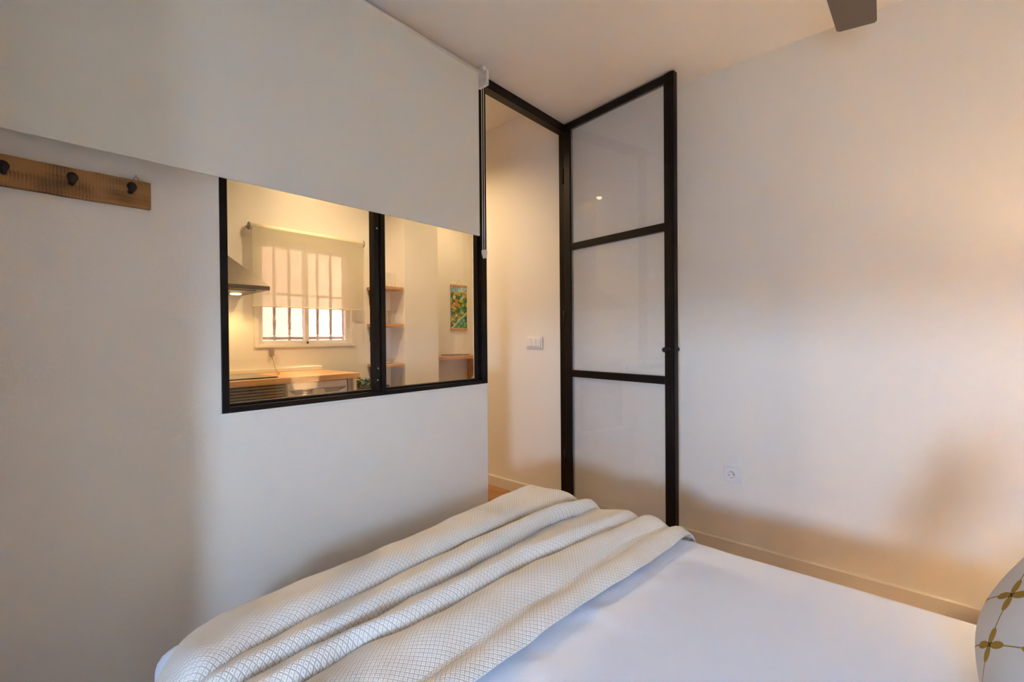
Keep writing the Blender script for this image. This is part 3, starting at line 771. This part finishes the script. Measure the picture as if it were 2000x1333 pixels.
l = bpy.data.lights.new('hood_bulb', 'SPOT'); l.energy = HOOD_W; l.color = (1, .62, .22); l.spot_size = rad(140); l.spot_blend = .8; l.shadow_soft_size = .03
o = bpy.data.objects.new('hood_bulb', l); C.objects.link(o); o.location = (1.05, 3.42, 1.446)

kb = thing('kitchen_roller_blind', 'cream see-through roller blind on the kitchen window', 'blind', (1.62, 3.55, 1.97))
KY = 3.555
obj('roll', lathe([(0, 1.185), (.024, 1.185), (.024, 2.075), (0, 2.075)], 24, (0, KY, 1.965), 'X'), 'kroll', kb)
for x in (1.176, 2.077):
    obj('end_cap', lathe([(0, x), (.027, x), (.029, x+.003), (.029, x+.006), (0, x+.008)], 20, (0, KY, 1.965), 'X'), 'grey_cap', kb)
    obj('bracket', box(x+.001, x+.007, KY, K-.001, 1.955, 1.975), 'grey_cap', kb)
obj('fabric', box(1.192, 2.066, KY-.0245, KY-.0240, 1.392, 1.963), 'kblind', kb)
obj('bottom_bar', tube([(1.190, KY-.0242, 1.390), (2.068, KY-.0242, 1.390)], .0045, 8), 'kroll', kb)
obj('pull_cord', tube([(2.083, KY-.01, 1.96), (2.083, KY-.012, 1.5), (2.083, KY-.010, 1.11), (2.085, KY-.004, 1.10), (2.087, KY+.002, 1.11), (2.087, KY+.002, 1.96)], .0016, 6), 'kroll', kb)

pg = thing('phone_charger', 'small beige charger with thin cable on the wall below the window', 'charger', (1.335, K, 1.04))
obj('adapter', box(1.322, 1.350, K-.030, K-.001, 1.022, 1.075, bev=.005), 'cable', pg)
obj('cable', tube([(1.337, K-.018, 1.022), (1.341, K-.03, .98), (1.343, K-.05, .94), (1.34, K-.10, .9065), (1.30, K-.25, .9035), (1.24, K-.36, .9035)], .0022, 6), 'cable', pg)

for (z, which) in ((1.598, 'uppermost small pine corner shelf on a black bracket'), (1.274, 'middle small pine corner shelf on a black bracket'), (.924, 'lowest small pine corner shelf carrying a glass dish')):
    s_ = thing('wall_shelf', which, 'shelf', (2.25, K, z), 'corner shelves beside the pillar')
    obj('board', box(2.135, 2.362, 3.372, K-.001, z-.026, z, bev=.002), 'pine', s_)
    for x in (2.170,):
        bm = bmesh.new()
        bbox(bm, x-.009, x+.009, 3.43, K-.001, z-.030, z-.0263)
        bbox(bm, x-.009, x+.009, K-.006, K-.001, z-.155, z-.030)
        prism_into(bm, [(K-.006, z-.150), (K-.006, z-.030), (3.50, z-.030), (3.51, z-.040)], 'X', x-.002, x+.002)
        obj('bracket', bm, 'iron', s_)
# tableware on the shelves
def tumbler(x, y, z, h, r_, label):
    bm = bmesh.new(); lathe_into(bm, [(0, .001), (r_*.8, .001), (r_, h), (r_-.002, h), (r_*.8-.002, .006), (0, .006)], 24, (x, y, z))
    tag(obj('drinking_glass', bm, 'tableglass'), label, 'glass', 'clear glasses on the corner shelves')
tumbler(2.24, 3.46, 1.598, .13, .030, 'clear tall glass on the uppermost corner shelf, nearer the window')
tumbler(2.31, 3.46, 1.598, .13, .030, 'clear tall glass on the uppermost corner shelf, nearer the pillar')
tumbler(2.25, 3.48, 1.274, .12, .030, 'clear glass on the middle corner shelf, nearer the window')
tumbler(2.32, 3.50, 1.274, .12, .030, 'clear glass on the middle corner shelf, nearer the pillar')
dsh = thing('glass_dish', 'shallow glass dish on the lowest corner shelf', 'dish', (2.24, 3.48, .924))
bm = bmesh.new(); lathe_into(bm, [(0, .001), (.055, .001), (.085, .045), (.088, .045), (.088, .048), (.083, .048), (.054, .006), (0, .006)], 28, (2.24, 3.475, .924))
obj('bowl', bm, 'tableglass', dsh)
obj('plate', lathe([(0, .0065), (.05, .0065), (.06, .014), (.0, .012)], 24, (2.24, 3.475, .924)), 'cab', dsh)

pl = thing('planter', 'dark tall planter with leafy green plant beside the worktop', 'planter', (1.95, 3.38, 0))
bm = bmesh.new(); b0, b1 = .115, .155
vv = []
for z, r_ in ((0, b0), (.745, b1), (.752, b1+.008), (.765, b1+.008), (.765, b1-.008), (.725, b1-.012)):
    vv.append([bm.verts.new((1.945+sx*r_, 3.38+sy*r_, z)) for sx, sy in ((-1, -1), (1, -1), (1, 1), (-1, 1))])
for a_, c_ in zip(vv, vv[1:]):
    for k in range(4): bm.faces.new((a_[k], a_[(k+1) % 4], c_[(k+1) % 4], c_[k]))
bm.faces.new(vv[0][::-1]); obj('pot', bm, 'planter', pl)
obj('soil', box(1.945-.142, 1.945+.142, 3.38-.142, 3.38+.142, .70, .722), 'soil', pl)
lm = bmesh.new(); n = 5; rows = []
for i in range(n+1):
    t = i/n; w_ = .012*sin(pi*min(1, t*.95+.05))**.8; zz = .03*t-.035*t*t
    rows.append([lm.verts.new((.045*t, -w_, zz+.004)), lm.verts.new((.045*t, 0, zz)), lm.verts.new((.045*t, w_, zz+.004))])
for a_, c_ in zip(rows, rows[1:]):
    for k in range(2): f = lm.faces.new((a_[k], a_[k+1], c_[k+1], c_[k])); f.smooth = True
lme = bpy.data.meshes.new('leaf'); lm.to_mesh(lme); lm.free(); lme.materials.append(M['leaf'])
for i in range(150):
    o = bpy.data.objects.new('leaf', lme); C.objects.link(o); o.parent = pl
    r_ = .135*math.sqrt(random.random()); a = random.random()*2*pi
    o.location = (r_*cos(a)*1.05-.005, r_*sin(a)*1.05, .735+random.random()*.075*(1-(r_/.15)**2*.5)); o.rotation_euler = (random.uniform(-.6, .6), random.uniform(-.9, .3), random.random()*6.28)
    k = random.uniform(.7, 1.2); o.scale = (k, k, k)
for (dx, dy, dz) in ((-.03, -.10, .815), (-.06, -.06, .812), (.06, -.02, .815)):
    o = obj('flower', lathe([(0, 0), (.008, .003), (.012, .008), (.004, .006), (0, .004)], 8, (1.945+dx, 3.38+dy, dz)), 'flower', pl)
    obj('flower_stem', tube([(1.945+dx, 3.38+dy, .722), (1.945+dx, 3.38+dy, dz+.002)], .0015, 5), 'leaf', pl)

dk = thing('wall_desk', 'narrow pine wall desk in the alcove beyond the pillar', 'desk', (3.1, 3.65, .95))
obj('board', box(2.753, 3.55, 3.50, 3.799, .922, .957, bev=.003), 'pine', dk)
for x in (2.756, 3.515):
    bm = bmesh.new(); prism_into(bm, [(3.799, .68), (3.799, .9215), (3.53, .9215), (3.53, .895), (3.765, .68)], 'X', x, x+.028); obj('bracket', bm, 'pine', dk)
mg = thing('magazine', 'dark violet magazine lying on the wall desk', 'magazine', (3.2, 3.62, .957))
obj('pages', box(3.06, 3.30, 3.53, 3.70, .9575, .966), 'paper', mg); obj('cover', box(3.055, 3.305, 3.525, 3.705, .9663, .971), 'book', mg)
bm = bmesh.new(); lathe_into(bm, [(0, 0), (.014, 0), (.016, .03), (.013, .042), (.005, .047), (0, .047)], 16, (2.80, 3.56, .957))
tag(obj('wooden_shaker', bm, 'pine'), 'tiny wooden shaker on the desk against the pillar', 'shaker')
ht = thing('wall_hanging', 'narrow landscape print hanging on wooden dowels above the desk', 'wall hanging', (3.39, 3.795, 1.74))
obj('canvas', box(3.275, 3.510, 3.788, 3.791, 1.252, 1.722), 'art', ht)
for z in (1.728, 1.245): obj('dowel', box(3.270, 3.515, 3.782, 3.797, z-.011, z+.011, bev=.003), 'oak', ht)
obj('string', tube([(3.345, 3.79, 1.739), (3.395, 3.795, 1.80), (3.445, 3.79, 1.739)], .0012, 5), 'cable', ht)

# recessed ceiling spots: the kitchen's own light
for (x, y, k, cone, lab) in ((1.62, 3.22, .30, 150, 'round recessed spot above the kitchen window'), (.75, 3.25, .85, 150, 'round recessed spot above the hob'), (3.15, 3.2, .6, 150, 'round recessed spot above the desk alcove'), (1.75, 2.62, 1.2, 147, 'round recessed spot above the corridor')):
    s_ = thing('ceiling_spot', lab, 'spotlight', (x, y, HK), 'recessed kitchen spots')
    obj('rim', lathe([(.030, HK-.0005), (.045, HK-.0005), (.044, HK-.006), (.030, HK-.004)], 24, (x, y, 0)), 'white_plastic', s_)
    obj('lens', lathe([(0, HK-.0025), (.029, HK-.0025), (.029, HK-.0005), (0, HK-.0005)], 20, (x, y, 0)), 'spot_glow', s_)
    l = bpy.data.lights.new('kitchen_spot', 'SPOT'); l.energy = KITCHEN_W*k; l.color = WARM; l.spot_size = rad(cone); l.spot_blend = .7; l.shadow_soft_size = .03
    o = bpy.data.objects.new('kitchen_spot', l); C.objects.link(o); o.location = (x, y, HK-.010)
